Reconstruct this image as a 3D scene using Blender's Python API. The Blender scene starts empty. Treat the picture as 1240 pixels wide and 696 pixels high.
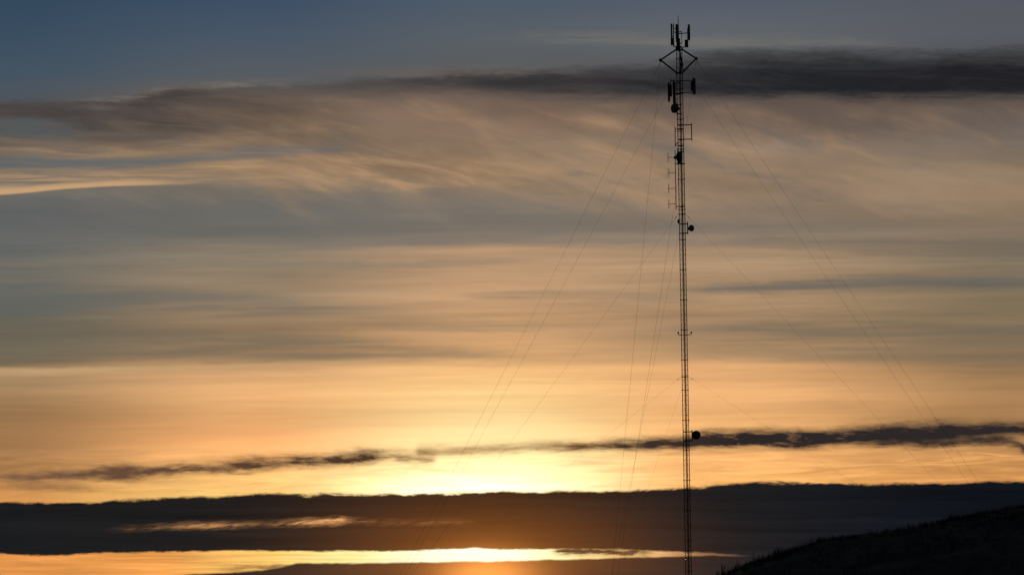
import bpy, bmesh, math, random
from mathutils import Vector, Matrix
random.seed(7)
scene = bpy.context.scene
col = scene.collection

# ------------------------------------------------------------------ camera
F = 4200.0                      # focal length in photo pixels (1240 wide)
ROLL = math.radians(1.03)       # the photographer held the camera slightly askew
EYE = 1.7
CX, HOR = 620.0, 770.0          # principal column, row of the true horizon (below the frame)
cd = bpy.data.cameras.new("camera")
cam = bpy.data.objects.new("camera", cd)
col.objects.link(cam)
cd.sensor_width = 36.0
cd.lens = F / 1240.0 * 36.0
cd.shift_y = (HOR - 348.0) / 1240.0
cd.clip_start = 0.5
cd.clip_end = 60000.0
cam.location = (0, 0, EYE)
cam.matrix_world = (Matrix.Translation((0, 0, EYE)) @ Matrix.Rotation(math.radians(90), 4, 'X')
                    @ Matrix.Rotation(-ROLL, 4, 'Z'))
scene.camera = cam
CR, SR = math.cos(ROLL), math.sin(ROLL)


def at(u, v, d):
    """World point at depth d (along +Y) seen at photograph position u, v."""
    a, b = u - CX, HOR - v
    return Vector(((a * CR + b * SR) / F * d, d, EYE + (-a * SR + b * CR) / F * d))


# ------------------------------------------------------------------ view
vs = scene.view_settings
scene.display_settings.display_device = 'sRGB'
vs.view_transform = 'Standard'
vs.look = 'None'
vs.exposure = 0.0
vs.gamma = 1.0
vs.use_curve_mapping = False

# ------------------------------------------------------------------ sun lamp (behind the cloud bank, so weak)
SUN_EL = math.radians(1.6)
SUN_AZ = math.atan2(590 - CX, F)
sd = bpy.data.lights.new("sun", 'SUN')
sd.energy = 0.35
sd.angle = math.radians(1.5)
sd.color = (1.0, 0.55, 0.22)
sun = bpy.data.objects.new("sun", sd)
col.objects.link(sun)
sdir = Vector((math.sin(SUN_AZ) * math.cos(SUN_EL), math.cos(SUN_AZ) * math.cos(SUN_EL), math.sin(SUN_EL)))
sun.rotation_euler = (-sdir).to_track_quat('-Z', 'Y').to_euler()
sun.location = sdir * 900

# ------------------------------------------------------------------ sky (world): clouds by direction
world = bpy.data.worlds.new("World")
scene.world = world
world.use_nodes = True
NT = world.node_tree
NT.nodes.clear()
N = NT.nodes
L = NT.links


def lin(c):
    out = []
    for x in c:
        x = x / 255.0
        out.append(x / 12.92 if x <= 0.04045 else ((x + 0.055) / 1.055) ** 2.4)
    return tuple(out)


def put(sock, val):
    if isinstance(val, bpy.types.NodeSocket):
        L.new(val, sock)
    elif isinstance(val, (tuple, list)):
        sock.default_value = tuple(val) + ((1.0,) if len(val) == 3 and len(sock.default_value) == 4 else ())
    else:
        sock.default_value = val


def m(op, a, b=None, c=None, clamp=False):
    n = N.new('ShaderNodeMath')
    n.operation = op
    n.use_clamp = clamp
    put(n.inputs[0], a)
    if b is not None:
        put(n.inputs[1], b)
    if c is not None:
        put(n.inputs[2], c)
    return n.outputs[0]


def add(a, b): return m('ADD', a, b)
def sub(a, b): return m('SUBTRACT', a, b)
def mul(a, b): return m('MULTIPLY', a, b)


def step(x, lo, hi):
    n = N.new('ShaderNodeMapRange')
    n.interpolation_type = 'SMOOTHSTEP'
    put(n.inputs['Value'], x)
    put(n.inputs['From Min'], lo)
    put(n.inputs['From Max'], hi)
    n.inputs['To Min'].default_value = 0
    n.inputs['To Max'].default_value = 1
    return n.outputs[0]


U0, U1 = -400.0, 1640.0


def curve(pts, lo=None, hi=None):
    """A height along the sky (function of U) through control points."""
    ys = [p[1] for p in pts]
    lo = min(ys) if lo is None else lo
    hi = max(ys) + 1e-3 if hi is None else hi
    if hi - lo < 1e-6:
        hi = lo + 1
    n = N.new('ShaderNodeFloatCurve')
    n.inputs['Factor'].default_value = 1.0
    L.new(UN, n.inputs['Value'])
    cu = n.mapping.curves[0]
    P = [(U0, pts[0][1])] + list(pts) + [(U1, pts[-1][1])]
    P = [((x - U0) / (U1 - U0), (y - lo) / (hi - lo)) for x, y in P]
    cu.points[0].location = P[0]
    cu.points[1].location = P[-1]
    for p in P[1:-1]:
        cu.points.new(p[0], p[1])
    for p in cu.points:
        p.handle_type = 'AUTO_CLAMPED'
    n.mapping.update()
    return m('MULTIPLY_ADD', n.outputs[0], hi - lo, lo)


def vec(x, y, z=0.0):
    n = N.new('ShaderNodeCombineXYZ')
    put(n.inputs[0], x)
    put(n.inputs[1], y)
    put(n.inputs[2], z)
    return n.outputs[0]


def noise(wx, wy, seed, detail=4.0, rough=0.55, ang=0.0, dist=0.0, vv=None):
    """Noise -0.5..0.5 with feature size wx by wy (in sky units), streaks turned by ang degrees."""
    a = math.radians(ang)
    V_ = VV if vv is None else vv
    x = add(mul(UU, math.cos(a) / wx), mul(V_, math.sin(a) / wx))
    y = add(mul(UU, -math.sin(a) / wy), mul(V_, math.cos(a) / wy))
    n = N.new('ShaderNodeTexNoise')
    n.noise_dimensions = '3D'
    L.new(vec(x, y, seed * 7.31), n.inputs['Vector'])
    n.inputs['Scale'].default_value = 1.0
    n.inputs['Detail'].default_value = detail
    n.inputs['Roughness'].default_value = rough
    n.inputs['Distortion'].default_value = dist
    return sub(n.outputs[0], 0.5)


def mixc(f, a, b):
    n = N.new('ShaderNodeMix')
    n.data_type = 'RGBA'
    n.clamp_factor = True
    put(n.inputs[0], f)
    put(n.inputs[6], a)
    put(n.inputs[7], b)
    return n.outputs[2]


def vop(op, a, b):
    n = N.new('ShaderNodeVectorMath')
    n.operation = op
    put(n.inputs[0], a)
    if op == 'SCALE':
        put(n.inputs['Scale'], b)
    else:
        put(n.inputs[1], b)
    return n.outputs[0]


def ramp(x, lo, hi, stops, interp='EASE'):
    n = N.new('ShaderNodeValToRGB')
    r = n.color_ramp
    r.interpolation = interp
    L.new(m('DIVIDE', sub(x, lo), hi - lo, clamp=True), n.inputs[0])
    st = [((p - lo) / (hi - lo), lin(c)) for p, c in stops]
    r.elements[0].position = st[0][0]
    r.elements[0].color = (*st[0][1], 1)
    r.elements[1].position = st[-1][0]
    r.elements[1].color = (*st[-1][1], 1)
    for p, c in st[1:-1]:
        e = r.elements.new(p)
        e.color = (*c, 1)
    return n.outputs[0]


def gauss(u, v, su, sv):
    d = add(m('POWER', m('ABSOLUTE', mul(sub(UU, u), 1.0 / su)), 2.0), m('POWER', m('ABSOLUTE', mul(sub(VV, v), 1.0 / sv)), 2.0))
    return m('EXPONENT', mul(d, -1.0))


tc = N.new('ShaderNodeTexCoord')
sep = N.new('ShaderNodeSeparateXYZ')
L.new(tc.outputs['Generated'], sep.inputs[0])
DX, DY, DZ = sep.outputs
dy = m('MAXIMUM', DY, 0.2)
SX = m('DIVIDE', DX, dy)        # tangent of the azimuth from north
SZ = m('DIVIDE', DZ, dy)        # tangent of the elevation
# cloud coordinates: U along the tilted cloud decks, V downwards across them
UU = m('MINIMUM', m('MAXIMUM', m('MULTIPLY_ADD', sub(mul(SX, CR), mul(SZ, SR)), F, CX), -6000.0), 7000.0)
VV = m('MULTIPLY_ADD', add(mul(SX, SR), mul(SZ, CR)), -F, HOR)
VV = m('MAXIMUM', VV, -5000.0)
UN = m('DIVIDE', sub(UU, U0), U1 - U0, clamp=True)

# --- clear sky and thin high cloud: colour by height at five bearings, warped by slow noise
warp = add(mul(noise(420, 60, 1, 2.0), 22.0), mul(noise(170, 14, 2, 5.0, 0.6), 20.0))
VW = add(VV, warp)
COLS = {
    0: [(0, (53, 73, 93)), (50, (60, 79, 97)), (90, (68, 84, 98)), (115, (78, 86, 94)), (140, (82, 81, 82)), (165, (104, 94, 87)), (200, (122, 108, 95)),
        (228, (112, 108, 100)), (248, (88, 92, 95)), (275, (90, 94, 95)), (310, (102, 103, 99)), (340, (109, 105, 96)), (375, (104, 102, 93)), (410, (106, 100, 84)),
        (438, (122, 108, 86)), (454, (166, 134, 98)), (480, (160, 125, 88)), (515, (160, 120, 80)), (550, (162, 118, 76)), (580, (198, 142, 84)), (605, (216, 150, 84)), (690, (226, 156, 86))],
    310: [(0, (62, 79, 100)), (40, (72, 86, 102)), (70, (81, 90, 100)), (95, (88, 92, 97)), (120, (112, 96, 84)), (140, (119, 100, 85)), (165, (122, 104, 88)),
          (205, (144, 120, 96)), (230, (118, 110, 99)), (260, (103, 103, 99)), (285, (112, 110, 102)), (298, (131, 120, 105)), (330, (144, 126, 104)), (380, (149, 125, 98)),
          (415, (146, 120, 92)), (432, (166, 133, 97)), (452, (208, 160, 112)), (470, (228, 173, 117)), (500, (228, 170, 112)), (530, (239, 169, 107)), (560, (248, 182, 110)),
          (600, (255, 205, 118)), (690, (250, 190, 100))],
    600: [(0, (79, 91, 105)), (50, (89, 95, 101)), (80, (90, 93, 95)), (110, (116, 98, 86)), (140, (138, 113, 95)), (170, (136, 114, 95)), (210, (152, 126, 100)),
          (245, (132, 118, 104)), (270, (134, 121, 106)), (290, (142, 124, 106)), (302, (184, 148, 115)), (330, (198, 158, 121)), (370, (196, 154, 113)), (410, (205, 158, 112)),
          (430, (222, 172, 118)), (445, (246, 192, 128)), (480, (247, 202, 136)), (510, (247, 212, 148)), (560, (252, 232, 168)), (600, (255, 244, 196)), (690, (255, 250, 200))],
    850: [(0, (84, 92, 104)), (30, (95, 99, 106)), (55, (97, 100, 104)), (90, (84, 83, 85)), (120, (112, 96, 86)), (150, (124, 104, 89)), (180, (134, 114, 96)),
          (210, (150, 125, 101)), (250, (142, 122, 103)), (280, (142, 123, 104)), (300, (165, 137, 109)), (320, (178, 147, 115)), (360, (172, 140, 107)), (400, (166, 134, 102)),
          (425, (186, 147, 106)), (445, (226, 170, 115)), (480, (240, 180, 120)), (520, (244, 182, 116)), (560, (246, 178, 108)), (600, (250, 184, 102)), (690, (225, 160, 95))],
    1240: [(0, (86, 89, 97)), (40, (88, 91, 97)), (90, (74, 74, 78)), (120, (102, 90, 82)), (150, (105, 95, 90)), (180, (122, 108, 95)), (210, (142, 121, 99)),
           (232, (153, 128, 104)), (260, (142, 121, 99)), (300, (122, 109, 92)), (340, (128, 113, 91)), (380, (137, 119, 93)), (410, (134, 112, 87)), (430, (138, 112, 84)),
           (455, (160, 124, 86)), (490, (172, 129, 85)), (530, (180, 134, 86)), (560, (206, 146, 86)), (600, (214, 146, 82)), (690, (190, 130, 80))],
}
keys = sorted(COLS)
base = ramp(VW, -100, 760, COLS[keys[0]], 'LINEAR')
for k0, k1 in zip(keys, keys[1:]):
    base = mixc(step(UU, k0, k1), base, ramp(VW, -100, 760, COLS[k1], 'LINEAR'))
# long thin streaks
zs = mul(step(VV, 215, 300), sub(1.0, mul(step(VV, 470, 600), 0.55)))
st1 = mul(noise(260, 10, 3, 5.0, 0.62, ang=-0.6, dist=0.3), zs)
st2 = mul(noise(700, 26, 4, 3.0, 0.5, ang=-1.0), zs)
base = vop('SCALE', base, add(1.0, add(mul(st1, 0.40), mul(st2, 0.75))))
# darker grey-blue streak clouds, stronger to the right of the mast
gs = mul(mul(step(noise(520, 24, 5, 4.0, 0.55, ang=-1.0), 0.02, 0.22), mul(step(VV, 285, 330), sub(1.0, step(VV, 405, 445)))), curve([(0, .7), (300, .55), (600, .22), (800, .35), (1000, .8), (1240, .9)], 0, 1))
base = mixc(gs, base, lin((104, 100, 94)))

fil = noise(190, 5.5, 61, 6.0, 0.68, ang=-1.2, dist=0.45, vv=add(VV, mul(noise(260, 40, 62, 2.0), 20.0)))
fz = mul(mul(step(VV, 225, 290), sub(1.0, step(VV, 500, 560))), step(noise(420, 60, 63, 2.0), -0.16, 0.14))
base = vop('SCALE', base, add(1.0, mul(mul(fil, fz), 0.36)))

# --- mottled mid-height cloud between the dark roll and the grey gap: slanting fallstreaks
zone = mul(step(VV, 100, 140), sub(1.0, step(VV, 225, 300)))
d1 = noise(170, 44, 6, 5.0, 0.55, ang=18, dist=0.4)
d2 = noise(130, 36, 74, 5.0, 0.55, ang=10, dist=0.4)
d3 = noise(84, 17, 8, 5.0, 0.58, ang=15, dist=0.5)
d4 = noise(260, 60, 25, 3.0, 0.5, ang=6)
right = curve([(0, .25), (250, .35), (380, .8), (500, 1), (1000, 1), (1120, .55), (1240, .5)], 0, 1)
hi_ = mul(mul(step(add(d1, mul(d3, 0.45)), -0.06, 0.34), mul(zone, 0.62)), right)
lo_ = mul(mul(step(add(d2, mul(d3, 0.45)), -0.04, 0.34), mul(zone, 0.88)), right)
base = mixc(lo_, base, lin((100, 97, 94)))
base = mixc(hi_, base, lin((178, 142, 106)))
base = vop('SCALE', base, add(1.0, mul(zone, add(mul(d3, 0.32), mul(d4, 0.85)))))
# grey deck whose lower border runs level across the middle of the sky
edge = add(mul(noise(70, 9, 9, 6.0, 0.65, dist=0.4), 22.0), mul(noise(240, 24, 10, 3.0), 22.0))
fine = noise(30, 6, 11, 6.0, 0.7, dist=0.5)


def band(top, bot, st_, sb_, wob=1.0, fw=6.0, fb=0.4):
    """1 inside a cloud layer between two wavy edges; st_/sb_: softness of top and bottom, fb: raggedness of the bottom."""
    v = add(VV, add(mul(edge, wob), mul(fine, fw)))
    v2 = add(VV, add(mul(edge, wob), mul(fine, fw * fb)))
    return mul(step(sub(v, curve(top)), -st_ * 0.5, st_ * 0.5), sub(1.0, step(sub(v2, curve(bot)), -sb_ * 0.5, sb_ * 0.5)))


gd = band([(-50, 240), (300, 238), (600, 246), (900, 262)], [(250, 296), (400, 300), (600, 297), (800, 298), (950, 290), (1100, 285)], 30, 11, 0.25, 6.0)
gd = mul(gd, mul(curve([(0, .35), (300, .5), (500, .75), (800, .6), (1000, .35), (1240, .15)], 0, 1), add(0.75, mul(noise(220, 14, 26, 5.0, 0.6, dist=0.3), 1.6))))
base = mixc(gd, base, lin((112, 108, 102)))
def layer(top, bot, soft, colr, dens, seed, wx=260, wy=11):
    k = band(top, bot, soft, soft * 0.7, 0.45, 10.0, 0.7)
    nb = step(noise(wx, wy, seed, 6.0, 0.62, ang=-0.8, dist=0.35), -0.26, 0.12)
    return mixc(mul(k, mul(nb, curve(dens, 0, 1))), base, lin(colr))


base = layer([(-50, 342), (150, 346), (300, 354), (480, 364)], [(-50, 382), (150, 378), (300, 375), (480, 372)], 16, (98, 101, 98), [(0, .7), (200, .6), (330, .45), (500, 0)], 41)
base = layer([(-50, 392), (300, 402), (600, 424), (720, 432)], [(-50, 440), (300, 437), (600, 440), (720, 441)], 16, (110, 102, 88), [(0, .6), (300, .6), (560, .45), (720, 0)], 42)
base = layer([(800, 392), (1000, 386), (1240, 394)], [(800, 436), (1000, 438), (1240, 440)], 18, (122, 107, 86), [(720, 0), (900, .5), (1240, .6)], 43)
base = layer([(780, 346), (950, 340), (1240, 334)], [(780, 353), (950, 354), (1240, 350)], 12, (98, 97, 93), [(760, 0), (880, .75), (1180, .8), (1240, .6)], 44)
base = layer([(150, 312), (400, 316), (700, 310)], [(150, 322), (400, 326), (700, 320)], 9, (132, 122, 106), [(150, .4), (350, .6), (560, .5), (720, 0)], 45, 200, 8)
base = layer([(560, 352), (700, 350), (850, 356)], [(560, 362), (700, 362), (850, 366)], 10, (150, 128, 104), [(520, 0), (640, .7), (800, .6), (900, 0)], 46, 200, 8)
base = layer([(380, 382), (560, 390), (760, 392)], [(380, 394), (560, 402), (760, 400)], 10, (150, 126, 100), [(360, 0), (470, .6), (640, .6), (800, 0)], 47, 200, 8)
base = layer([(860, 282), (1000, 288), (1240, 290)], [(860, 300), (1000, 304), (1240, 310)], 12, (112, 105, 95), [(840, 0), (960, .6), (1240, .6)], 48)
# pale line along the upper border of the golden zone
pl = band([(-50, 446), (150, 445), (300, 440), (520, 436)], [(-50, 454), (150, 450), (300, 446), (520, 442)], 6, 9, 0.2, 6.0)
pl = mul(pl, curve([(0, .5), (180, .4), (330, .3), (520, 0)], 0, 1))
base = mixc(pl, base, lin((214, 176, 128)))

# --- bright wisps and grey gap at the left
w1 = band([(0, 206), (150, 204), (250, 190), (330, 184), (420, 186), (520, 192), (620, 190), (700, 196)],
          [(0, 236), (60, 231), (100, 227), (200, 224), (320, 226), (420, 231), (520, 226), (620, 224), (700, 222)], 16, 5, 0.25, 5.0)
w1n = noise(150, 8, 12, 6.0, 0.66, ang=-1, dist=0.5)
w1d = noise(90, 16, 27, 6.0, 0.60, ang=12, dist=0.5)
w1t = add(mul(w1n, sub(1.0, step(UU, 230, 420))), mul(w1d, step(UU, 230, 420)))
w1 = mul(w1, mul(step(w1t, -0.11, 0.27), curve([(0, .85), (200, .85), (430, .85), (560, .6), (700, .3), (780, 0)], 0, 1)))
base = mixc(w1, base, lin((190, 152, 114)))
wl = band([(-50, 229), (0, 228), (60, 224), (120, 220), (200, 218), (280, 218)], [(-50, 238), (0, 236), (60, 231), (100, 227.5), (200, 224), (280, 223)], 7, 2.5, 0.1, 2.5)
wl = mul(wl, curve([(0, .9), (120, .85), (200, .5), (300, 0)], 0, 1))
base = mixc(wl, base, lin((204, 164, 120)))
w2 = band([(0, 170), (100, 180), (200, 172), (300, 162), (400, 160)], [(0, 184), (100, 191), (200, 184), (300, 172), (400, 168)], 18, 12, 0.5, 14.0)
w2 = mul(w2, mul(step(noise(120, 12, 13, 5.0, 0.62, dist=0.4), -0.16, 0.18), curve([(0, .55), (60, .8), (220, .75), (300, .4), (420, 0)], 0, 1)))
base = mixc(w2, base, lin((174, 142, 104)))
w3 = band([(0, 190), (150, 193), (250, 184), (330, 176), (450, 172)], [(0, 204), (150, 203), (250, 195), (330, 190), (450, 186)], 10, 8, 0.3, 10.0)
w3 = mul(w3, mul(step(noise(160, 9, 14, 5.0, 0.62, dist=0.4), -0.22, 0.1), curve([(0, .8), (250, .75), (400, .5), (520, 0)], 0, 1)))
base = mixc(w3, base, lin((92, 101, 105)))

# --- the dark roll of cloud across the top
a3 = band([(0, 123), (100, 124), (180, 112), (260, 106), (350, 104), (450, 100), (520, 98)],
          [(0, 168), (120, 172), (250, 166), (350, 140), (450, 120), (520, 112)], 8, 46, 0.5, 16.0)
a3 = mul(a3, mul(add(0.9, mul(noise(150, 18, 15, 6.0, 0.64, ang=5, dist=0.5), 3.2)), curve([(0, .7), (120, .85), (230, .72), (330, .45), (480, .35), (600, 0)], 0, 1)))
base = mixc(a3, base, lin((73, 66, 63)))
tl = band([(-50, 140), (60, 141), (130, 146)], [(-50, 166), (60, 168), (130, 164)], 12, 16, 0.6, 16.0)
tl = mul(tl, mul(step(noise(110, 12, 51, 5.0, 0.62, dist=0.4), -0.2, 0.16), curve([(0, .8), (70, .75), (150, 0)], 0, 1)))
base = mixc(tl, base, lin((82, 90, 92)))
rim = band([(120, 118), (180, 110), (250, 101), (330, 99), (420, 97)], [(120, 124), (180, 116), (250, 107), (330, 104), (420, 101)], 7, 7, 0.5, 16.0)
rim = mul(rim, mul(step(noise(50, 7, 16, 5.0), -0.08, 0.15), curve([(60, 0), (160, .7), (300, .7), (420, 0)], 0, 1)))
base = mixc(rim, base, lin((128, 118, 106)))
pale = band([(560, 44), (680, 40), (780, 42), (860, 46), (960, 46), (1100, 50)], [(560, 54), (680, 52), (780, 54), (860, 58), (960, 57), (1100, 58)], 16, 14, 0.5, 14.0)
pale = mul(pale, mul(step(noise(150, 10, 28, 5.0, 0.6), -0.15, 0.2), curve([(520, 0), (680, .7), (800, .75), (900, .6), (1040, .5), (1150, 0)], 0, 1)))
base = mixc(pale, base, lin((120, 116, 108)))
roll_n = noise(190, 20, 17, 6.0, 0.64, ang=2, dist=0.7)
a1 = band([(250, 106), (400, 99), (480, 95), (600, 89), (720, 84), (800, 76), (860, 64), (950, 58), (1050, 60), (1140, 64), (1240, 57)],
          [(250, 110), (400, 104), (480, 106), (600, 112), (720, 116), (850, 120), (1000, 122), (1240, 120)], 15, 34, 0.6, 20.0, 0.6)
a1 = mul(a1, curve([(200, 0), (330, .62), (450, .85), (600, .88), (850, .78), (1240, .85)], 0, 1))
a1 = mul(a1, add(1.0, mul(roll_n, 2.2)))
base = mixc(a1, base, lin((66, 66, 68)))
a2 = band([(420, 98), (600, 91), (720, 88), (850, 80), (1000, 73), (1240, 72)],
          [(420, 102), (600, 108), (720, 114), (850, 117), (1000, 119), (1240, 116)], 30, 28, 0.6, 18.0, 0.6)
a2 = mul(a2, mul(curve([(330, 0), (450, .55), (600, .8), (720, .85), (900, .95), (1240, .97)], 0, 1), add(1.0, mul(roll_n, 1.5))))
base = mixc(a2, base, ramp(UU, 400, 1240, [(400, (58, 52, 50)), (700, (46, 44, 46)), (900, (36, 37, 41)), (1240, (33, 33, 37))], 'LINEAR'))
# brown under-edge of the roll
und = band([(300, 104), (600, 112), (850, 119), (1240, 119)], [(300, 116), (600, 128), (850, 146), (1000, 160), (1240, 150)], 12, 46, 0.5, 14.0)
shaft = noise(90, 200, 52, 3.0, 0.5, ang=14, dist=0.4)
und = mul(und, mul(add(0.72, mul(shaft, 2.0)), curve([(250, 0), (500, .35), (800, .6), (1000, .8), (1240, .75)], 0, 1)))
base = mixc(und, base, lin((96, 83, 75)))

# --- glow of the low sun in the thin cloud (forward scattering)
base = vop('ADD', base, vop('SCALE', (1.0, 0.77, 0.42), mul(gauss(585, 596, 120, 24), add(1.0, mul(noise(130, 8, 53, 5.0, 0.62, dist=0.4), 2.2)))))
base = vop('ADD', base, vop('SCALE', (1.0, 0.63, 0.27), mul(gauss(575, 574, 240, 60), add(0.34, mul(noise(160, 11, 54, 5.0, 0.6, dist=0.3), 0.6)))))
# --- gold streaks right above the low bank
gz = mul(step(VV, 535, 552), sub(1.0, step(VV, 592, 610)))
gn = noise(110, 8, 19, 6.0, 0.66, ang=-1, dist=0.6)
base = vop('SCALE', base, add(1.0, mul(mul(gn, gz), 1.1)))
gw = mul(mul(step(gn, 0.0, 0.2), gz), curve([(480, 0), (560, .35), (700, .7), (900, .6), (1240, .8)], 0, 1))
base = mixc(gw, base, ramp(UU, 560, 1240, [(560, (255, 250, 200)), (760, (255, 232, 150)), (900, (255, 200, 122)), (1240, (244, 174, 100))], 'LINEAR'))

# --- thin dark cloud ribbon above the bank
BCOL = ramp(UU, 0, 1240, [(0, (124, 92, 68)), (130, (104, 76, 58)), (300, (88, 64, 48)), (450, (74, 52, 38)), (560, (150, 104, 58)), (680, (110, 74, 44)), (760, (66, 50, 42)), (900, (44, 38, 38)), (1240, (46, 40, 40))], 'LINEAR')


def ribbon(cen, half, soft, wob, fw, dens=1.0, hn=16.0):
    k = len(cen) + half[1][1]
    v = add(VV, add(mul(edge, wob), mul(fine, fw)))
    d = sub(v, curve(cen))
    d = m('MAXIMUM', d, mul(d, -0.8))                       # tufted top, flatter base
    hc = curve(half, 0, 20)
    h = mul(add(hc, mul(noise(50, 16, k + 30, 6.0, 0.62, dist=0.3), hn)), step(hc, 0.0, 2.0))
    puff = add(1.0, mul(noise(38, 9, k + 50, 6.0, 0.64, dist=0.4), 1.1))
    body = mul(step(sub(h, d), -soft, soft * 1.2), 0.72)
    halo = mul(step(sub(add(h, 3.0), d), -soft * 1.6, soft * 1.8), 0.34)
    return mul(mul(add(body, halo), step(hc, 0.2, 2.5)), mul(puff, dens))


b1 = ribbon([(0, 579), (70, 577), (140, 573), (200, 570), (260, 567), (340, 561), (420, 556), (470, 553), (530, 557), (570, 557)],
            [(0, 4.5), (70, 4.5), (130, 6), (150, 7.5), (200, 4.5), (260, 5), (340, 6), (430, 6), (462, 3.4), (474, 2.6), (490, 4.5), (505, 4), (525, 2), (545, 0)], 5.5, 0.22, 12.0, curve([(0, .95), (140, 1), (420, 1), (480, .9), (540, .8)], 0, 1), 14.0)
b2 = ribbon([(500, 547), (600, 544), (660, 541), (740, 540), (830, 537), (900, 532), (960, 532), (1040, 529), (1110, 526), (1180, 522), (1240, 520)],
            [(490, 0), (515, 3), (600, 3.2), (660, 4.2), (740, 5), (830, 7), (900, 9), (1000, 9), (1060, 10), (1120, 11), (1180, 7), (1240, 6)], 5.5, 0.22, 12.0, curve([(490, .75), (640, .75), (720, .95), (830, 1.0), (1240, 1)], 0, 1), 8.0)
b3 = ribbon([(1000, 535), (1090, 536), (1150, 536), (1210, 534), (1240, 545), (1300, 550)], [(1000, 0), (1080, 3), (1150, 5), (1205, 5), (1240, 3), (1300, 3)], 5.0, 0.35, 16.0, 0.9)
b4 = ribbon([(0, 590), (60, 590), (110, 592), (150, 594)], [(0, 1), (40, 2), (80, 2), (150, 0)], 3.0, 0.2, 12.0, 0.7, 10.0)
base = mixc(b1, base, BCOL)
base = mixc(b4, base, BCOL)
base = mixc(b3, base, BCOL)
base = mixc(b2, base, BCOL)

# --- heavy low bank, the bright gap under it and the lowest deck
bump = add(mul(noise(42, 16, 20, 6.0, 0.66, dist=0.5), 13.0), mul(noise(130, 60, 21, 3.0), 9.0))
ctop = curve([(0, 609), (100, 607), (170, 604), (260, 600), (330, 598), (420, 598), (480, 596), (560, 597), (620, 594), (700, 594), (760, 592), (830, 589),
              (880, 586), (930, 584), (1000, 584), (1080, 584), (1160, 583), (1240, 582)])
cbot = curve([(0, 671), (60, 672), (130, 669), (200, 668), (300, 666), (400, 667), (500, 666), (540, 664), (580, 663.5), (620, 665), (680, 664), (740, 665),
              (800, 667.5), (850, 668.5), (900, 670.5), (930, 674), (1000, 690)])
etop = curve([(0, 726), (180, 700), (230, 695), (300, 691), (340, 686), (380, 681), (450, 681), (540, 679), (600, 678.5), (650, 677.5), (700, 676.5), (760, 675),
              (830, 672.5), (900, 671.5), (930, 668), (1000, 668)])
vb = add(VV, add(bump, mul(fine, 4.0)))
bankC = mul(step(sub(vb, ctop), -2.2, 2.6), sub(1.0, step(sub(add(VV, add(mul(bump, 0.55), mul(fine, 4.0))), cbot), -1.6, 1.6)))
deckE = step(sub(add(VV, mul(bump, 0.4)), etop), -1.8, 1.8)
BANK = ramp(UU, 0, 1240, [(0, (27, 28, 30)), (250, (32, 30, 30)), (420, (40, 33, 29)), (600, (44, 34, 27)), (740, (38, 32, 29)), (900, (28, 28, 30)), (1050, (21, 23, 29)), (1240, (14, 18, 25))], 'LINEAR')
BANK = vop('SCALE', BANK, add(1.0, add(mul(noise(300, 12, 22, 6.0, 0.62, dist=0.5), 1.5), mul(step(VV, 600, 680), curve([(0, 0), (500, .1), (900, .25), (1240, .35)], 0, 1)))))
sunglow = vop('ADD', vop('SCALE', (0.92, 0.33, 0.06), mul(gauss(590, 700, 56, 30), 1.0)),
              vop('SCALE', (0.20, 0.056, 0.003), gauss(590, 674, 165, 62)))
BANK = vop('ADD', BANK, sunglow)
# gap brightness
GAP = ramp(UU, 0, 1000, [(0, (224, 146, 76)), (200, (240, 162, 82)), (330, (253, 204, 112)), (430, (255, 240, 160)), (520, (255, 252, 212)), (620, (255, 255, 214)), (680, (255, 236, 168)), (740, (250, 206, 130)),
                         (800, (240, 184, 120)), (850, (170, 116, 76)), (900, (90, 64, 52)), (940, (40, 34, 34))], 'LINEAR')
GAP = vop('SCALE', GAP, add(add(1.0, mul(gauss(590, 672, 110, 40), 0.35)), mul(noise(130, 5, 23, 6.0, 0.62, dist=0.4), 1.3)))
gapmask = step(VV, 640, 650)
base = mixc(gapmask, base, GAP)
gd1 = ribbon([(650, 669), (700, 666.5), (740, 668.5), (800, 668)], [(655, 0), (680, 2.4), (710, 2.6), (750, 2.4), (785, 1.6), (820, 0)], 1.6, 0.06, 12.0, 1.0, 9.0)
gd2 = ribbon([(240, 690), (290, 687.5), (330, 686), (370, 684)], [(240, 0), (270, 1.2), (320, 1.8), (350, 1), (380, 0)], 1.6, 0.06, 12.0, 0.95, 8.0)
base = mixc(gd1, base, lin((112, 74, 44)))
base = mixc(gd2, base, lin((120, 76, 44)))
base = mixc(bankC, base, BANK)
base = mixc(deckE, base, vop('ADD', vop('SCALE', BANK, 1.1), vop('SCALE', lin((120, 84, 56)), mul(gauss(520, 690, 260, 30), 0.10))))
ck = ribbon([(100, 641), (200, 638), (250, 637), (310, 635), (360, 633.5), (420, 631), (480, 632.5), (560, 631.5), (640, 632)],
            [(100, 0), (130, 1.0), (200, 1.2), (250, 1.7), (310, 1.3), (360, 2.0), (400, 2.7), (416, 2.1), (430, 1.3), (560, 1.3), (620, .6), (600, 0)], 1.1, 0.03, 6.0, 1.0, 5.0)
ck = mul(ck, step(noise(26, 4.0, 24, 6.0, 0.68, ang=-10, dist=0.4), -0.20, 0.14))
ck = m('MULTIPLY', ck, curve([(110, .0), (160, .6), (240, .85), (310, .8), (390, 1), (425, .9), (450, .5), (560, .4), (640, 0)], 0, 1), clamp=True)
base = mixc(ck, base, lin((238, 168, 104)))

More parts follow.
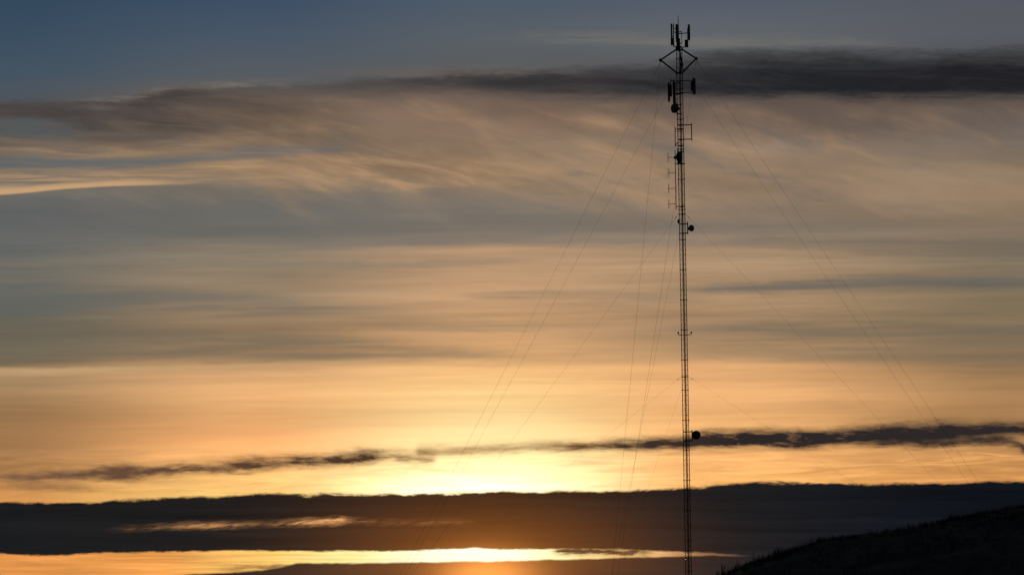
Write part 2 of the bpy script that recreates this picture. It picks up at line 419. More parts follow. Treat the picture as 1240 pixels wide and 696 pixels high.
# --- the rest of the sky dome: physical dusk sky
sky = N.new('ShaderNodeTexSky')
sky.sky_type = 'NISHITA'
sky.sun_disc = False
sky.sun_elevation = SUN_EL
sky.sun_rotation = SUN_AZ
sky.altitude = 50
sky.air_density = 1.0
sky.dust_density = 1.5
sky.ozone_density = 1.5
dome = vop('SCALE', sky.outputs[0], 0.025)
front = step(DY, 0.55, 0.93)
total = mixc(front, dome, base)
bg = N.new('ShaderNodeBackground')
bg.inputs['Strength'].default_value = 1.0
L.new(total, bg.inputs['Color'])
wo = N.new('ShaderNodeOutputWorld')
L.new(bg.outputs[0], wo.inputs['Surface'])


# ------------------------------------------------------------------ materials
def material(name, rgb, rough=0.6, metal=0.0, var=0.25, scale=3.0):
    mt = bpy.data.materials.new(name)
    mt.use_nodes = True
    nt = mt.node_tree
    b = nt.nodes['Principled BSDF']
    t = nt.nodes.new('ShaderNodeTexCoord')
    nz = nt.nodes.new('ShaderNodeTexNoise')
    nz.inputs['Scale'].default_value = scale
    nz.inputs['Detail'].default_value = 5
    nt.links.new(t.outputs['Object'], nz.inputs['Vector'])
    r = nt.nodes.new('ShaderNodeValToRGB')
    r.color_ramp.elements[0].position = 0.3
    r.color_ramp.elements[1].position = 0.7
    r.color_ramp.elements[0].color = (*[c * (1 - var) for c in rgb], 1)
    r.color_ramp.elements[1].color = (*[c * (1 + var) for c in rgb], 1)
    nt.links.new(nz.outputs[0], r.inputs[0])
    nt.links.new(r.outputs[0], b.inputs['Base Color'])
    b.inputs['Roughness'].default_value = rough
    b.inputs['Metallic'].default_value = metal
    return mt


STEEL = material("weathered_steel", (0.10, 0.085, 0.075), 0.7, 0.0, 0.35, 4.0)
RUST = material("rusty_steel", (0.09, 0.055, 0.04), 0.8, 0.0, 0.35, 6.0)
CABLE = material("wire_rope", (0.16, 0.145, 0.13), 0.6, 0.0)
PANEL = material("antenna_plastic", (0.12, 0.12, 0.125), 0.55, 0.0, 0.15)
DARKP = material("dark_plastic", (0.06, 0.06, 0.065), 0.5, 0.0, 0.2)
LAMP = material("red_glass", (0.25, 0.02, 0.015), 0.25, 0.0, 0.1)
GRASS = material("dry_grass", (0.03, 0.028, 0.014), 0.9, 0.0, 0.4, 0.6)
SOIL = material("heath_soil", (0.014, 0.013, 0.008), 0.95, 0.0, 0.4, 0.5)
WEED = material("weed_leaf", (0.05, 0.045, 0.025), 0.85, 0.0, 0.3, 8.0)


# ------------------------------------------------------------------ mesh helpers
class MB:
    def __init__(self):
        self.v, self.f = [], []

    def ring(self, c, ax, r, n, up=None):
        ax = ax.normalized()
        ref = Vector((0, 0, 1)) if abs(ax.z) < 0.9 else Vector((1, 0, 0))
        a = ax.cross(ref).normalized()
        b = ax.cross(a)
        i0 = len(self.v)
        for k in range(n):
            t = 2 * math.pi * k / n
            self.v.append(c + a * (r * math.cos(t)) + b * (r * math.sin(t)))
        return i0

    def tube(self, p, q, r, n=8, r2=None):
        p, q = Vector(p), Vector(q)
        return self.path([p, q], [r, r if r2 is None else r2], n)

    def path(self, pts, rs, n=8):
        pts = [Vector(p) for p in pts]
        if not isinstance(rs, (list, tuple)):
            rs = [rs] * len(pts)
        idx = []
        for i, p in enumerate(pts):
            ax = (pts[min(i + 1, len(pts) - 1)] - pts[max(i - 1, 0)])
            idx.append(self.ring(p, ax, rs[i], n))
        for a, b in zip(idx, idx[1:]):
            for k in range(n):
                k2 = (k + 1) % n
                self.f.append((a + k, a + k2, b + k2, b + k))
        self.f.append(tuple(range(idx[0] + n - 1, idx[0] - 1, -1)))
        self.f.append(tuple(range(idx[-1], idx[-1] + n)))

    def lathe(self, origin, axis, prof, n=28):
        """prof: list of (distance along axis, radius)."""
        axis = Vector(axis).normalized()
        idx = [self.ring(Vector(origin) + axis * t, axis, max(r, 1e-4), n) for t, r in prof]
        for a, b in zip(idx, idx[1:]):
            for k in range(n):
                k2 = (k + 1) % n
                self.f.append((a + k, a + k2, b + k2, b + k))
        self.f.append(tuple(range(idx[0] + n - 1, idx[0] - 1, -1)))
        self.f.append(tuple(range(idx[-1], idx[-1] + n)))

    def box(self, c, size, rz=0.0, bev=0.015, tilt=0.0):
        """Box with chamfered vertical edges and rounded ends, turned about Z."""
        sx, sy, sz = [s * 0.5 for s in size]
        b = min(bev, sx * 0.6, sy * 0.6)
        prof = [(sx - b, -sy), (sx, -sy + b), (sx, sy - b), (sx - b, sy), (-sx + b, sy), (-sx, sy - b), (-sx, -sy + b), (-sx + b, -sy)]
        M = Matrix.Translation(c) @ Matrix.Rotation(rz, 4, 'Z') @ Matrix.Rotation(tilt, 4, 'X')
        lev = [(-sz, 0.85), (-sz + b, 1.0), (sz - b, 1.0), (sz, 0.85)]
        i0 = len(self.v)
        for z, s in lev:
            for x, y in prof:
                self.v.append(M @ Vector((x * s, y * s, z)))
        for j in range(len(lev) - 1):
            for k in range(8):
                k2 = (k + 1) % 8
                a = i0 + j * 8
                self.f.append((a + k, a + k2, a + 8 + k2, a + 8 + k))
        self.f.append(tuple(range(i0 + 7, i0 - 1, -1)))
        e = i0 + (len(lev) - 1) * 8
        self.f.append(tuple(range(e, e + 8)))

    def build(self, name, mat, parent=None, smooth=False, origin=None):
        me = bpy.data.meshes.new(name)
        o0 = Vector(origin) if origin is not None else Vector((0, 0, 0))
        me.from_pydata([tuple(v - o0) for v in self.v], [], self.f)
        me.materials.append(mat)
        if smooth:
            for p in me.polygons:
                p.use_smooth = True
        me.update()
        ob = bpy.data.objects.new(name, me)
        col.objects.link(ob)
        ob.location = o0
        if parent is not None:
            ob.parent = parent
            base_o = parent.get('_o')
        return ob


def adopt(parent, child):
    child.parent = parent
    child.matrix_parent_inverse = Matrix.Translation(-world_of(parent))


def world_of(o):
    p = Vector(o.location)
    return p if o.parent is None else p


def part(mb, name, mat, parent, pos, smooth=False, label=None):
    """One part: pos is its own origin in the world; parent keeps world places through its stored origin."""
    ob = mb.build(name, mat, None, smooth, origin=pos)
    ob.parent = parent
    par = ORG[parent.name]
    ob.location = Vector(pos) - par
    ORG[ob.name] = Vector(pos)
    if label:
        ob['label'] = label
    return ob


ORG = {}


def tag(o, label=None, cat=None, group=None, kind=None):
    for k, v in (('label', label), ('category', cat), ('group', group), ('kind', kind)):
        if v:
            o[k] = v


# ------------------------------------------------------------------ ground and hill
HILL = [(-3000, 2000), (0, 1100), (500, 840), (760, 742), (830, 712), (872, 694), (905, 678), (946, 668), (995, 654), (1046, 645), (1098, 637), (1150, 628), (1195, 620), (1240, 611),
        (1400, 585), (1600, 560), (2200, 520), (4000, 500)]
HD = 180.0


def lerp_tab(tab, x):
    if x <= tab[0][0]:
        return tab[0][1]
    for (x0, y0), (x1, y1) in zip(tab, tab[1:]):
        if x <= x1:
            t = (x - x0) / (x1 - x0)
            return y0 + (y1 - y0) * t
    return tab[-1][1]


HX = [(at(u, v, HD).x, at(u, v, HD).z) for u, v in HILL]


def hsh(i, j):
    h = math.sin(i * 127.1 + j * 311.7) * 43758.5453
    return h - math.floor(h)


def vnoise(x, y):
    i, j = math.floor(x), math.floor(y)
    fx, fy = x - i, y - j
    fx, fy = fx * fx * (3 - 2 * fx), fy * fy * (3 - 2 * fy)
    a = hsh(i, j) * (1 - fx) + hsh(i + 1, j) * fx
    b = hsh(i, j + 1) * (1 - fx) + hsh(i + 1, j + 1) * fx
    return a * (1 - fy) + b * fy - 0.5


def hill_z(x, y):
    c = lerp_tab(HX, x * HD / max(HD * 0.75, min(y, HD * 1.25)))
    t = (y - HD) / (48.0 if y < HD else 70.0)
    z = (c + 1.5) * math.exp(-t * t) - 1.5
    z += 0.35 * vnoise(x / 4.0, y / 4.0) + 0.16 * vnoise(x / 1.3 + 9, y / 1.3) + 0.07 * vnoise(x / 0.5, y / 0.5 + 5)
    return z - 0.22


g = MB()
S = 30000.0
RINGS = [0.0, 30, 80, 200, 500, 1500, 5000, 15000, S]
SEG = 64
g.v.append(Vector((0, 0, 0)))
for r in RINGS[1:]:
    for k in range(SEG):
        t = 2 * math.pi * k / SEG
        g.v.append(Vector((r * math.cos(t), r * math.sin(t), 0)))
for k in range(SEG):
    g.f.append((0, 1 + k, 1 + (k + 1) % SEG))
for i in range(len(RINGS) - 2):
    for k in range(SEG):
        a, b = 1 + i * SEG + k, 1 + i * SEG + (k + 1) % SEG
        g.f.append((a, a + SEG, b + SEG, b))
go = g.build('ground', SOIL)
tag(go, kind='structure')

h = MB()
xs = [-30 + 0.45 * i for i in range(int(130 / 0.45))]
ys = [95 + 1.1 * j for j in range(int(60 / 1.1))] + [155 + 0.5 * j for j in range(100)] + [205 + 2.5 * j for j in range(56)]
for y in ys:
    for x in xs:
        h.v.append(Vector((x, y, hill_z(x, y))))
nx = len(xs)
for j in range(len(ys) - 1):
    for i in range(nx - 1):
        a = j * nx + i
        h.f.append((a, a + 1, a + nx + 1, a + nx))
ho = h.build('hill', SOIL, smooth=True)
tag(ho, kind='structure')

# grass on the hill: blades in tufts
gr = MB()


def blade(mb, p, hgt, wid, lean, az):
    d = Vector((math.cos(az), math.sin(az), 0))
    s = Vector((-d.y, d.x, 0)) * wid * 0.5
    mid = p + Vector((0, 0, hgt * 0.55)) + d * lean * 0.3
    tip = p + Vector((0, 0, hgt)) + d * lean
    i = len(mb.v)
    mb.v += [p - s, p + s, mid + s * 0.7, mid - s * 0.7, tip]
    mb.f += [(i, i + 1, i + 2, i + 3), (i + 3, i + 2, i + 4)]


rg = random.Random(3)
for n in range(5200):
    y = rg.gauss(176, 9) if n % 3 else rg.uniform(140, 186)
    x = rg.uniform(7, 33) * y / 180.0
    p = Vector((x, y, hill_z(x, y) - 0.03))
    big = 0.11 + 0.26 * max(0.0, 0.35 + 1.9 * vnoise(x / 1.9, y / 1.9)) ** 1.5 * rg.uniform(0.5, 1.4)
    for k in range(rg.randint(6, 11)):
        q = p + Vector((rg.gauss(0, 0.10), rg.gauss(0, 0.10), 0))
        blade(gr, q, big * rg.uniform(0.5, 1.3), rg.uniform(0.012, 0.028), rg.uniform(0.02, 0.16) * 1.2, rg.uniform(0, 6.283))
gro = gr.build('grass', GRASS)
tag(gro, kind='stuff')
gro['label'] = 'short dry grass growing over the dark hillside'


# a few taller weeds that break the outline at the foot of the hill
def weed(u, v_top, d, label, seed, bushy):
    r = random.Random(seed)
    pt = at(u, v_top, d)
    z0 = hill_z(pt.x, d) - 0.05
    base_p = Vector((pt.x, d, z0))
    root = bpy.data.objects.new('weed_plant', None)
    col.objects.link(root)
    root.location = base_p
    root.empty_display_size = 0.2
    ORG[root.name] = base_p
    tag(root, label, 'weed', 'tall weeds on the hill crest')
    H = max(0.25, pt.z - z0)
    st, lf = MB(), MB()
    for k in range(bushy):
        az = r.uniform(0, 6.283)
        ln = r.uniform(0.02, 0.22) * H if k else 0.03 * H
        hh = H * (1.0 if k == 0 else r.uniform(0.5, 0.9))
        b0 = base_p + Vector((r.gauss(0, 0.05 * H), r.gauss(0, 0.05 * H), 0))
        pts = [b0 + Vector((math.cos(az) * ln * t * t, math.sin(az) * ln * t * t, hh * t)) for t in (0, .35, .7, 1)]
        st.path(pts, [0.014, 0.011, 0.008, 0.004], 6)
        for q in range(9):
            t = r.uniform(0.2, 1.0)
            pp = b0 + Vector((math.cos(az) * ln * t * t, math.sin(az) * ln * t * t, hh * t))
            a2 = r.uniform(0, 6.283)
            blade(lf, pp, r.uniform(0.06, 0.16) * H ** 0.5, r.uniform(0.02, 0.04), r.uniform(0.05, 0.14), a2)
    part(st, 'stem', WEED, root, base_p)
    part(lf, 'foliage', WEED, root, base_p)


weed(876, 680, 178, 'lowest and bushiest dark weed, at the foot of the hill nearest the mast', 11, 9)
weed(868, 688, 177, 'small weed to the left of the bushy weed at the foot of the hill', 12, 4)
weed(893, 678, 179, 'thin stalk just right of the bushy weed at the foot of the hill', 13, 2)
weed(912, 669, 178, 'slender tall weed on the crest, below the end of the bright cloud gap', 14, 2)
weed(938, 661, 179, 'upright weed with several stalks where the slope steepens', 15, 4)
weed(1101, 629, 179, 'weed on the middle of the hill crest, under the falling guy wires', 16, 3)
weed(1155, 620, 179, 'dark weed standing highest on the hill, toward the right edge', 17, 4)

# ------------------------------------------------------------------ the guyed mast
D = 350.0
PPM = F / D                     # photo pixels per metre at the mast
BASE = at(834, 696, D)
MX = BASE.x
BASE = Vector((MX, D, 0.0))
ANG = [math.radians(a) for a in (80.8, 200.8, 320.8)]
mast = bpy.data.objects.new('guyed_mast', None)
col.objects.link(mast)
mast.location = BASE
ORG[mast.name] = BASE
tag(mast, 'tall slender lattice radio mast with dishes and panel antennas held by guy wires', 'radio mast')


def zrow(v):
    """Height of photograph row v on the mast axis."""
    return at(834 - (696 - v) * math.tan(ROLL), v, D).z


def ax(z, dx=0.0, dy=0.0):
    return Vector((MX + dx, D + dy, z))


def off(u, v):
    """Metres right of the mast axis for photograph position u, v."""
    return at(u, v, D).x - MX


RL = 0.335


def legp(k, z, r=RL):
    return Vector((MX + r * math.cos(ANG[k]), D + r * math.sin(ANG[k]), z))


SECT = 36.4 / PPM / math.cos(ROLL)
ztop = zrow(58)
z_ref = zrow(545)
lo_edge = z_ref - math.floor((z_ref - 0.35) / SECT) * SECT
edges = [0.35]
z = lo_edge
while z < ztop - 0.3:
    if z - edges[-1] > 0.3:
        edges.append(z)
    z += SECT
edges.append(ztop)


def section(z0, z1):
    lac = MB()
    lr = 0.0115 if z0 > zrow(430) else 0.0092
    mid = ax((z0 + z1) / 2)
    npan = max(2, round((z1 - z0) / 0.50))
    dz = (z1 - z0) / npan
    for k in range(3):
        k2 = (k + 1) % 3
        for i in range(npan):
            a, b = (k, k2) if i % 2 == 0 else (k2, k)
            lac.tube(legp(a, z0 + i * dz), legp(b, z0 + (i + 1) * dz), lr, 6)
            if i:
                lac.tube(legp(k, z0 + i * dz), legp(k2, z0 + i * dz), 0.008, 5)
    s = part(lac, 'mast_section', STEEL, mast, mid)
    for k in range(3):
        lg = MB()
        lg.tube(legp(k, z0 + 0.012), legp(k, z1 - 0.012), 0.038, 10)
        part(lg, 'leg', STEEL, s, legp(k, (z0 + z1) / 2), True)
    fl = MB()
    for k in range(3):
        p = legp(k, z1)
        fl.lathe(p - Vector((0, 0, 0.03)), (0, 0, 1), [(0, 0.075), (0.06, 0.075)], 12)
        for q in range(4):
            t = q * math.pi / 2 + 0.4
            c = p + Vector((0.058 * math.cos(t), 0.058 * math.sin(t), 0))
            fl.tube(c - Vector((0, 0, 0.055)), c + Vector((0, 0, 0.055)), 0.010, 6)
        fl.tube(legp(k, z1), legp((k + 1) % 3, z1), 0.022, 6)
    part(fl, 'flange', STEEL, s, ax(z1))
    return s


for z0, z1 in zip(edges, edges[1:]):
    section(z0, z1)

# concrete-set base plinth
bp = MB()
bp.lathe(ax(0.0), (0, 0, 1), [(0, 0.75), (0.22, 0.72), (0.26, 0.68)], 24)
for k in range(3):
    bp.lathe(legp(k, 0.262), (0, 0, 1), [(0, 0.1), (0.05, 0.1)], 12)
part(bp, 'base_plinth', SOIL, mast, BASE)
# ladder and feeder cables inside the lattice
ld = MB()
zl = 0.6
for sx in (-0.09, 0.09):
    ld.tube(ax(0.4, sx + 0.02, -0.06), ax(ztop - 0.2, sx + 0.02, -0.06), 0.011, 6)
while zl < ztop - 0.4:
    ld.tube(ax(zl, -0.07, -0.06), ax(zl, 0.11, -0.06), 0.008, 5)
    zl += 0.33
part(ld, 'ladder', STEEL, mast, ax(0.4))
cb = MB()
for i, (dx, dy, zt) in enumerate([(0.0, 0.08, zrow(60)), (0.045, 0.10, zrow(60)), (-0.04, 0.11, zrow(100)), (0.02, 0.14, zrow(130)), (-0.07, 0.06, zrow(190))]):
    cb.tube(ax(0.4, dx, dy), ax(zt, dx, dy), 0.013, 6)
part(cb, 'feeder_cable', CABLE, mast, ax(0.4), True)

# --- star bracket (torsion frame) with three arms
z_st, z_sb, z_arm = zrow(60.5), zrow(88.5), zrow(74.0)
RA = 2.08
tips = []
for k in range(3):
    tip = legp(k, z_arm, RA)
    tips.append(tip)
    arm = MB()
    side = Vector((-math.sin(ANG[k]), math.cos(ANG[k]), 0))
    arm.tube(legp(k, z_st), tip, 0.082, 10)
    arm.tube(legp(k, z_sb), tip, 0.082, 10)
    arm.lathe(tip - Vector((0, 0, 0.13)), (0, 0, 1), [(0, 0.10), (0.03, 0.16), (0.23, 0.16), (0.26, 0.10)], 14)
    for s in (-1, 1):
        c = tip + side * (s * 0.12)
        arm.tube(c + Vector((0, 0, 0.05)), c - Vector((0, 0, 0.22)), 0.035, 8)
    part(arm, 'stabilizer_arm', STEEL, mast, tip, False)
for zz in (z_st, z_sb):
    rg_ = MB()
    for k in range(3):
        rg_.tube(legp(k, zz), legp((k + 1) % 3, zz), 0.055, 8)
        rg_.lathe(legp(k, zz - 0.09), (0, 0, 1), [(0, 0.10), (0.18, 0.10)], 12)
    part(rg_, 'stabilizer_collar', STEEL, mast, ax(zz))

# --- guy wires
ANC = {'left': Vector((MX - 31.3, D + 25.3, 5.2)), 'right': Vector((MX + 40.1, D + 14.9, 3.0)), 'near': Vector((MX - 9.6, D - 39.3, 3.6))}


def guy(p, q, r, sag):
    mb = MB()
    n = 24
    pts = []
    for i in range(n + 1):
        t = i / n
        c = p.lerp(q, t)
        c.z -= sag * 4 * t * (1 - t)
        pts.append(c)
    mb.path(pts, r, 6)
    # turnbuckle/insulator close to the mast end
    dirv = (q - p).normalized()
    a = p + dirv * 0.25
    w = part(mb, 'guy_wire', CABLE, mast, p, True)
    tb = MB()
    tb.lathe(a, dirv, [(0, 0.012), (0.08, 0.022), (0.32, 0.022), (0.40, 0.012)], 10)
    part(tb, 'turnbuckle', STEEL, w, a, True)
    return w


GR = 0.0080
low = Vector((0, 0, -0.2))
guy(tips[1] + low, ANC['left'] + Vector((-0.4, -0.3, 0)), GR, 0.1)
guy(tips[0] + low, ANC['left'] + Vector((0.0, 0.3, 0)), GR, 0.12)
guy(tips[2] + low, ANC['right'] + Vector((0.4, -0.3, 0)), GR, 0.12)
guy(tips[0] + low, ANC['right'] + Vector((-0.4, 0.3, 0)), GR, 0.12)
guy(tips[1] + low, ANC['near'] + Vector((0.3, 0, 0)), GR, 0.2)
guy(tips[2] + low, ANC['near'] + Vector((0.6, 0, 0)), GR, 0.2)
for vrow, r in ((259.5, 0.0065), (456, 0.0048)):
    zz = zrow(vrow)
    for nm, k in (('left', 1), ('right', 2), ('near', 1)):
        st_p = legp(k, zz, 0.42) if nm != 'near' else ax(zz, 0.02, -0.25)
        guy(st_p, ANC[nm], r, 0.12)
for vrow in (259.5, 456):
    zz = zrow(vrow)
    c = MB()
    for k in range(3):
        c.tube(legp(k, zz), legp((k + 1) % 3, zz), 0.036, 8)
        c.tube(legp(k, zz, 0.30), legp(k, zz, 0.46), 0.03, 8)
    part(c, 'guy_collar', STEEL, mast, ax(zz))

# whips, panels --------------------------------------------------------------
# central pole on top of the lattice
tp = MB()
o1 = off(820.8, 45)
tp.lathe(ax(zrow(62), o1), (0, 0, 1), [(0, 0.11), (zrow(36) - zrow(62), 0.11), (zrow(35) - zrow(62), 0.05)], 16)
tp.tube(legp(0, zrow(58)), ax(zrow(54), o1), 0.05, 8)
tp.tube(legp(1, zrow(58)), ax(zrow(54), o1), 0.05, 8)
tp.tube(legp(2, zrow(58)), ax(zrow(54), o1), 0.05, 8)
part(tp, 'top_pole', STEEL, mast, ax(zrow(62), o1), True)
wp = MB()
ow = off(821.2, 25)
wp.path([ax(zrow(36), ow), ax(zrow(28), ow), ax(zrow(18.5), ow)], [0.055, 0.04, 0.018], 8)
part(wp, 'whip_antenna', DARKP, mast, ax(zrow(36), ow), True)


def panel_antenna(u, v0, v1, w, dep, face, dy, pipe_du, arms, rru=None, label=None, pipe_w=0.035, pv=(None, None)):
    """Panel with its pole, two arms to the mast and, where given, a radio unit under it."""
    zc = (zrow(v0) + zrow(v1)) / 2
    x = off(u, (v0 + v1) / 2)
    f = math.radians(face)
    c = ax(zc, x, dy)
    pb = MB()
    pb.box(c, (w, dep, zrow(v0) - zrow(v1)), f, 0.05)
    pb.tube(ax(zrow(v1) - 0.0, x, dy), ax(zrow(v1) - 0.10, x, dy), 0.03, 8)
    pa = part(pb, 'panel_antenna', PANEL, mast, c, False, label)
    px = off(u + pipe_du, (v0 + v1) / 2)
    pp = MB()
    va = pv[0] if pv[0] is not None else v0 + 1
    vb_ = pv[1] if pv[1] is not None else v1 + 4
    py = dy * 0.86
    pp.tube(ax(zrow(vb_), px, py), ax(zrow(va), px, py), pipe_w, 10)
    for vv in (v0 + 3.5, v1 - 3.5):
        pp.tube(ax(zrow(vv), px, py), ax(zrow(vv), x, dy), 0.03, 8)
    part(pp, 'mounting_pipe', STEEL, pa, ax(zrow(vb_), px, py), True)
    for va_, tx, ty in arms:
        ab = MB()
        ab.tube(ax(zrow(va_), px, py), ax(zrow(va_), tx, ty), 0.045, 8)
        part(ab, 'support_arm', STEEL, pa, ax(zrow(va_), px, py))
    if rru:
        ru, r0, r1, rw = rru
        rc = ax((zrow(r0) + zrow(r1)) / 2, off(ru, (r0 + r1) / 2), py - 0.05)
        rb = MB()
        rb.box(rc, (rw, 0.22, zrow(r0) - zrow(r1)), f * 0.4, 0.03)
        for i in range(5):
            rb.box(rc + Vector((rw * (-0.36 + 0.18 * i), -0.125, 0)), (0.02, 0.05, (zrow(r0) - zrow(r1)) * 0.86), 0, 0.004)
        part(rb, 'radio_unit', DARKP, pa, rc)
    return pa


CP = off(821, 50)
panel_antenna(812.9, 30, 49, 0.17, 0.13, 25, -0.6, 2.4, [(35.5, CP, 0), (40, CP, 0), (57, CP, 0)], (813.9, 47.5, 56, 0.33), 'slim upper panel antenna left of the mast top', 0.05, (30, 58))
panel_antenna(834.0, 31.2, 50, 0.24, 0.13, -35, -0.5, -1.7, [(41.3, CP, 0), (58, CP, 0)], (831.0, 49.6, 58, 0.34), 'upper panel antenna standing out right of the mast top', 0.04, (36, 59))
panel_antenna(820.0, 28.5, 50, 0.25, 0.15, 15, 0.55, 0.6, [(36, CP, 0), (52, CP, 0)], (821.6, 46, 59, 0.36), 'upper panel antenna close behind the top pole', 0.04)
sp = MB()
xx = off(825.4, 46)
sp.tube(ax(zrow(38.5), xx, -0.1), ax(zrow(54), xx, -0.1), 0.028, 8)
for vv in (39, 53):
    sp.tube(ax(zrow(vv), xx, -0.1), ax(zrow(vv), CP, 0), 0.045, 8)
part(sp, 'dipole_antenna', DARKP, mast, ax(zrow(46), xx, -0.1))
# middle cluster
panel_antenna(809.6, 101, 124, 0.22, 0.13, 25, -0.55, 2.4, [(98.6, off(823, 98), -0.12), (114, off(823, 114), -0.12)], (811.6, 104, 118, 0.26), 'lower panel antenna at the far left of the frame under the star bracket', 0.045, (96.5, 118))
panel_antenna(816.8, 98, 124.5, 0.30, 0.14, 18, 0.5, -0.8, [(100, off(824, 100), 0.1), (114, off(824, 114), 0.1)], None, 'lower panel antenna tight against the left side of the mast', 0.04, (95.5, 120))
panel_antenna(840.4, 96.5, 115.5, 0.28, 0.16, -25, -0.55, -1.6, [(98.6, off(823, 98), -0.12), (113, off(823, 113), -0.12)], (837.6, 100, 111.5, 0.24), 'lower panel antenna on the right end of the frame under the star bracket', 0.045, (94.5, 116))


# microwave dishes -----------------------------------------------------------
def dish(u, v, rad, axis, dep, arms, pipe, label=None, back=True):
    """Drum dish: radome front, shroud, cone back, hub, pole and arms."""
    axis = Vector(axis).normalized()
    c = ax(zrow(v), off(u, v), arms['y'])
    mb = MB()
    n = 36
    mb.lathe(c - axis * dep * 0.5, axis, [(-0.55 * rad - 0.02, 0.10), (-0.55 * rad, 0.14), (-0.45 * rad, 0.18), (-0.30 * rad, 0.55 * rad), (-0.12 * rad, 0.86 * rad), (0, rad), (0.02, rad + 0.012),
                                          (dep - 0.02, rad + 0.012), (dep, rad)], n)
    dd = part(mb, 'microwave_dish', PANEL, mast, c, True, label)
    rm = MB()
    rm.lathe(c + axis * (dep * 0.5 + 0.003), axis, [(0, rad * 0.99), (0.03, rad * 0.93), (0.06, rad * 0.6), (0.075, rad * 0.02)], n)
    part(rm, 'radome', PANEL, dd, c + axis * dep * 0.5, True)
    pu, v0, v1 = pipe
    px = off(pu, v)
    bk = c - axis * (dep * 0.5 + 0.5 * rad)
    by = bk.y - D
    pm = MB()
    pm.tube(ax(zrow(v1), px, by), ax(zrow(v0), px, by), 0.055, 12)
    pm.tube(bk, ax(bk.z, px, by), 0.09, 10)
    for va_ in arms['rows']:
        pm.tube(ax(zrow(va_), px, by), ax(zrow(va_), arms['to'], arms.get('ty', 0.0)), 0.052, 8)
    part(pm, 'dish_bracket', STEEL, dd, ax(zrow(v), px, by), True)
    ou = MB()
    ou.box(bk + Vector((0, 0, -0.02)) - axis * 0.12, (0.22, 0.18, 0.26), 0, 0.03)
    part(ou, 'radio_unit', DARKP, dd, bk)
    return dd


dish(816.8, 132, 0.47, (-0.80, -0.60, 0), 0.26, {'y': -0.45, 'rows': (127, 138), 'to': off(825, 132)}, (819.8, 123, 140.5), 'upper dish on the left of the mast, below the panel frame')
dish(822.6, 191, 0.55, (0.91, -0.41, 0.0), 0.22, {'y': -0.42, 'rows': (185.5, 198), 'to': off(826, 190)}, (820.6, 180.5, 200.5), 'dish close against the mast beside the stacked dipoles')
dish(837.0, 277, 0.31, (0.72, -0.69, 0), 0.20, {'y': -0.4, 'rows': (271.3, 282.5), 'to': off(826.5, 277)}, (832.6, 269, 284), 'small dish on a bracket, right of the middle of the mast')
dish(842.6, 527, 0.44, (0.12, -0.99, 0), 0.26, {'y': -0.5, 'rows': (522.6, 533.4), 'to': off(827.5, 527)}, (838.0, 520.5, 534.5), 'round dish facing outward low on the right of the mast')

# loop frames ----------------------------------------------------------------
lf = MB()
x1, x0 = off(837.3, 160), off(820.8, 160)
lf.tube(ax(zrow(150), x1, -0.25), ax(zrow(171), x1, -0.25), 0.05, 10)
for vv in (152, 169.3):
    lf.tube(ax(zrow(vv), x0, -0.25), ax(zrow(vv), x1, -0.25), 0.052, 10)
part(lf, 'bracket_frame', RUST, mast, ax(zrow(160), x1, -0.25), True, 'rectangular pipe frame standing out to the right of the mast')
lf = MB()
x1, x0 = off(817.4, 167), off(823, 167)
lf.tube(ax(zrow(154.5), x1, -0.3), ax(zrow(178), x1, -0.3), 0.045, 10)
for va_, vb_ in ((157, 156), (159.5, 160), (176.5, 177), (175.5, 172)):
    lf.tube(ax(zrow(va_), x1, -0.3), ax(zrow(vb_), off(828, 167) if va_ != 175.5 else x0, -0.15), 0.034, 8)
part(lf, 'bracket_frame', RUST, mast, ax(zrow(167), x1, -0.3), True, 'smaller pipe frame left of the mast, level with the right frame')

# stacked dipoles ------------------------------------------------------------
zt_, zb_ = 182.5, 254.5


def polex(v):
    return MX * 0 + off(817.3 + (v - 183) * 0.0179, v)


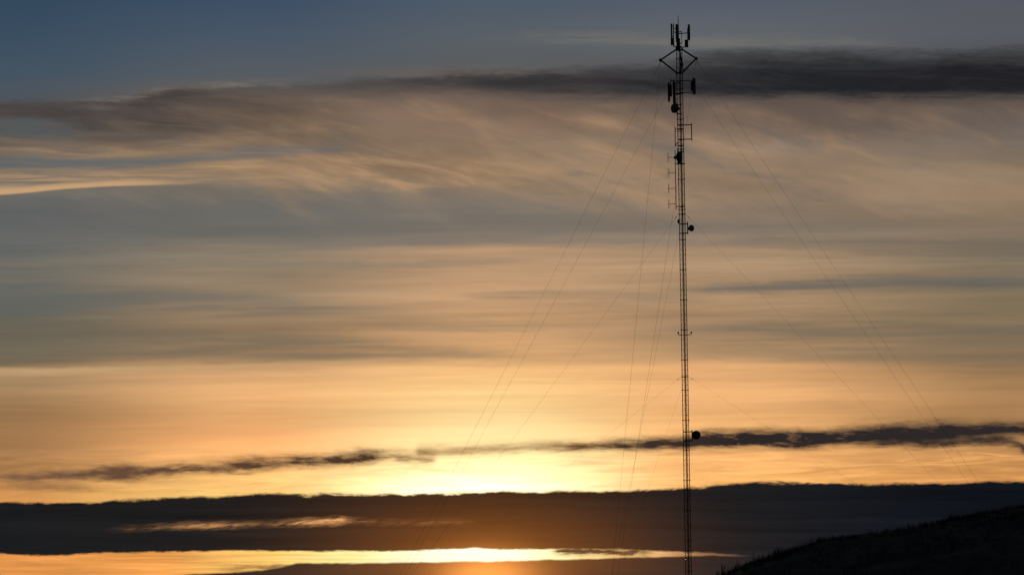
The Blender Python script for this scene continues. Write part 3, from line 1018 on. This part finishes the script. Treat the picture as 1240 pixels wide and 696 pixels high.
px = polex(183)
da = MB()
da.tube(ax(zrow(zb_), px, -0.3), ax(zrow(zt_), px, -0.3), 0.042, 10)
dar = part(da, 'dipole_array', STEEL, mast, ax(zrow(zb_), px, -0.3), True)
for vv in (191.0, 209.5, 228.5, 247.3):
    ex = off(808.6 + (vv - 191) * 0.0179, vv)
    e = MB()
    e.tube(ax(zrow(vv), px, -0.3), ax(zrow(vv), ex, -0.3), 0.026, 8)
    e.tube(ax(zrow(vv - 5.6), ex, -0.3), ax(zrow(vv + 5.6), ex, -0.3), 0.024, 8)
    e.tube(ax(zrow(vv - 5.2), ex + 0.13, -0.3), ax(zrow(vv + 5.2), ex + 0.13, -0.3), 0.010, 6)
    part(e, 'dipole', STEEL, dar, ax(zrow(vv), ex, -0.3))
for vv in (198.5, 250.3):
    am = MB()
    am.tube(ax(zrow(vv), px, -0.3), ax(zrow(vv), off(829.4, vv), -0.2), 0.045, 8)
    part(am, 'support_arm', STEEL, dar, ax(zrow(vv), px, -0.3))
# small cylinder antenna on the left leg
sc_ = MB()
xx = off(821.7, 268)
sc_.lathe(ax(zrow(271), xx, -0.28), (0, 0, 1), [(0, 0.04), (0.06, 0.13), (0.34, 0.13), (0.42, 0.05)], 14)
sc_.tube(ax(zrow(268), xx, -0.28), legp(1, zrow(268)), 0.03, 8)
part(sc_, 'small_antenna', DARKP, mast, ax(zrow(268), xx, -0.28), True)

# obstruction lights half way up ----------------------------------------------
for u, du in ((821.2, 1.0), (836.9, -1.0)):
    x = off(u, 404)
    lb = MB()
    lb.path([ax(zrow(405.5), off(829.0, 405), -0.1), ax(zrow(405.5), x, -0.25), ax(zrow(404.2), x, -0.25)], 0.032, 8)
    ol = part(lb, 'obstruction_light', STEEL, mast, ax(zrow(405), x, -0.25))
    gl = MB()
    gl.lathe(ax(zrow(404.2), x, -0.25), (0, 0, 1), [(0, 0.06), (0.05, 0.08), (0.16, 0.075), (0.22, 0.03)], 14)
    part(gl, 'lamp_glass', LAMP, ol, ax(zrow(403), x, -0.25), True)
# clamp bands where brackets meet the lattice
for vv in (98.6, 113.5, 152, 157, 169.3, 176.8, 184, 198.5, 250.3, 271.3, 282.5, 522.6, 533.4):
    cl = MB()
    for k in range(3):
        cl.tube(legp(k, zrow(vv)), legp((k + 1) % 3, zrow(vv)), 0.036, 6)
    part(cl, 'bracket_clamp', RUST, mast, ax(zrow(vv)))
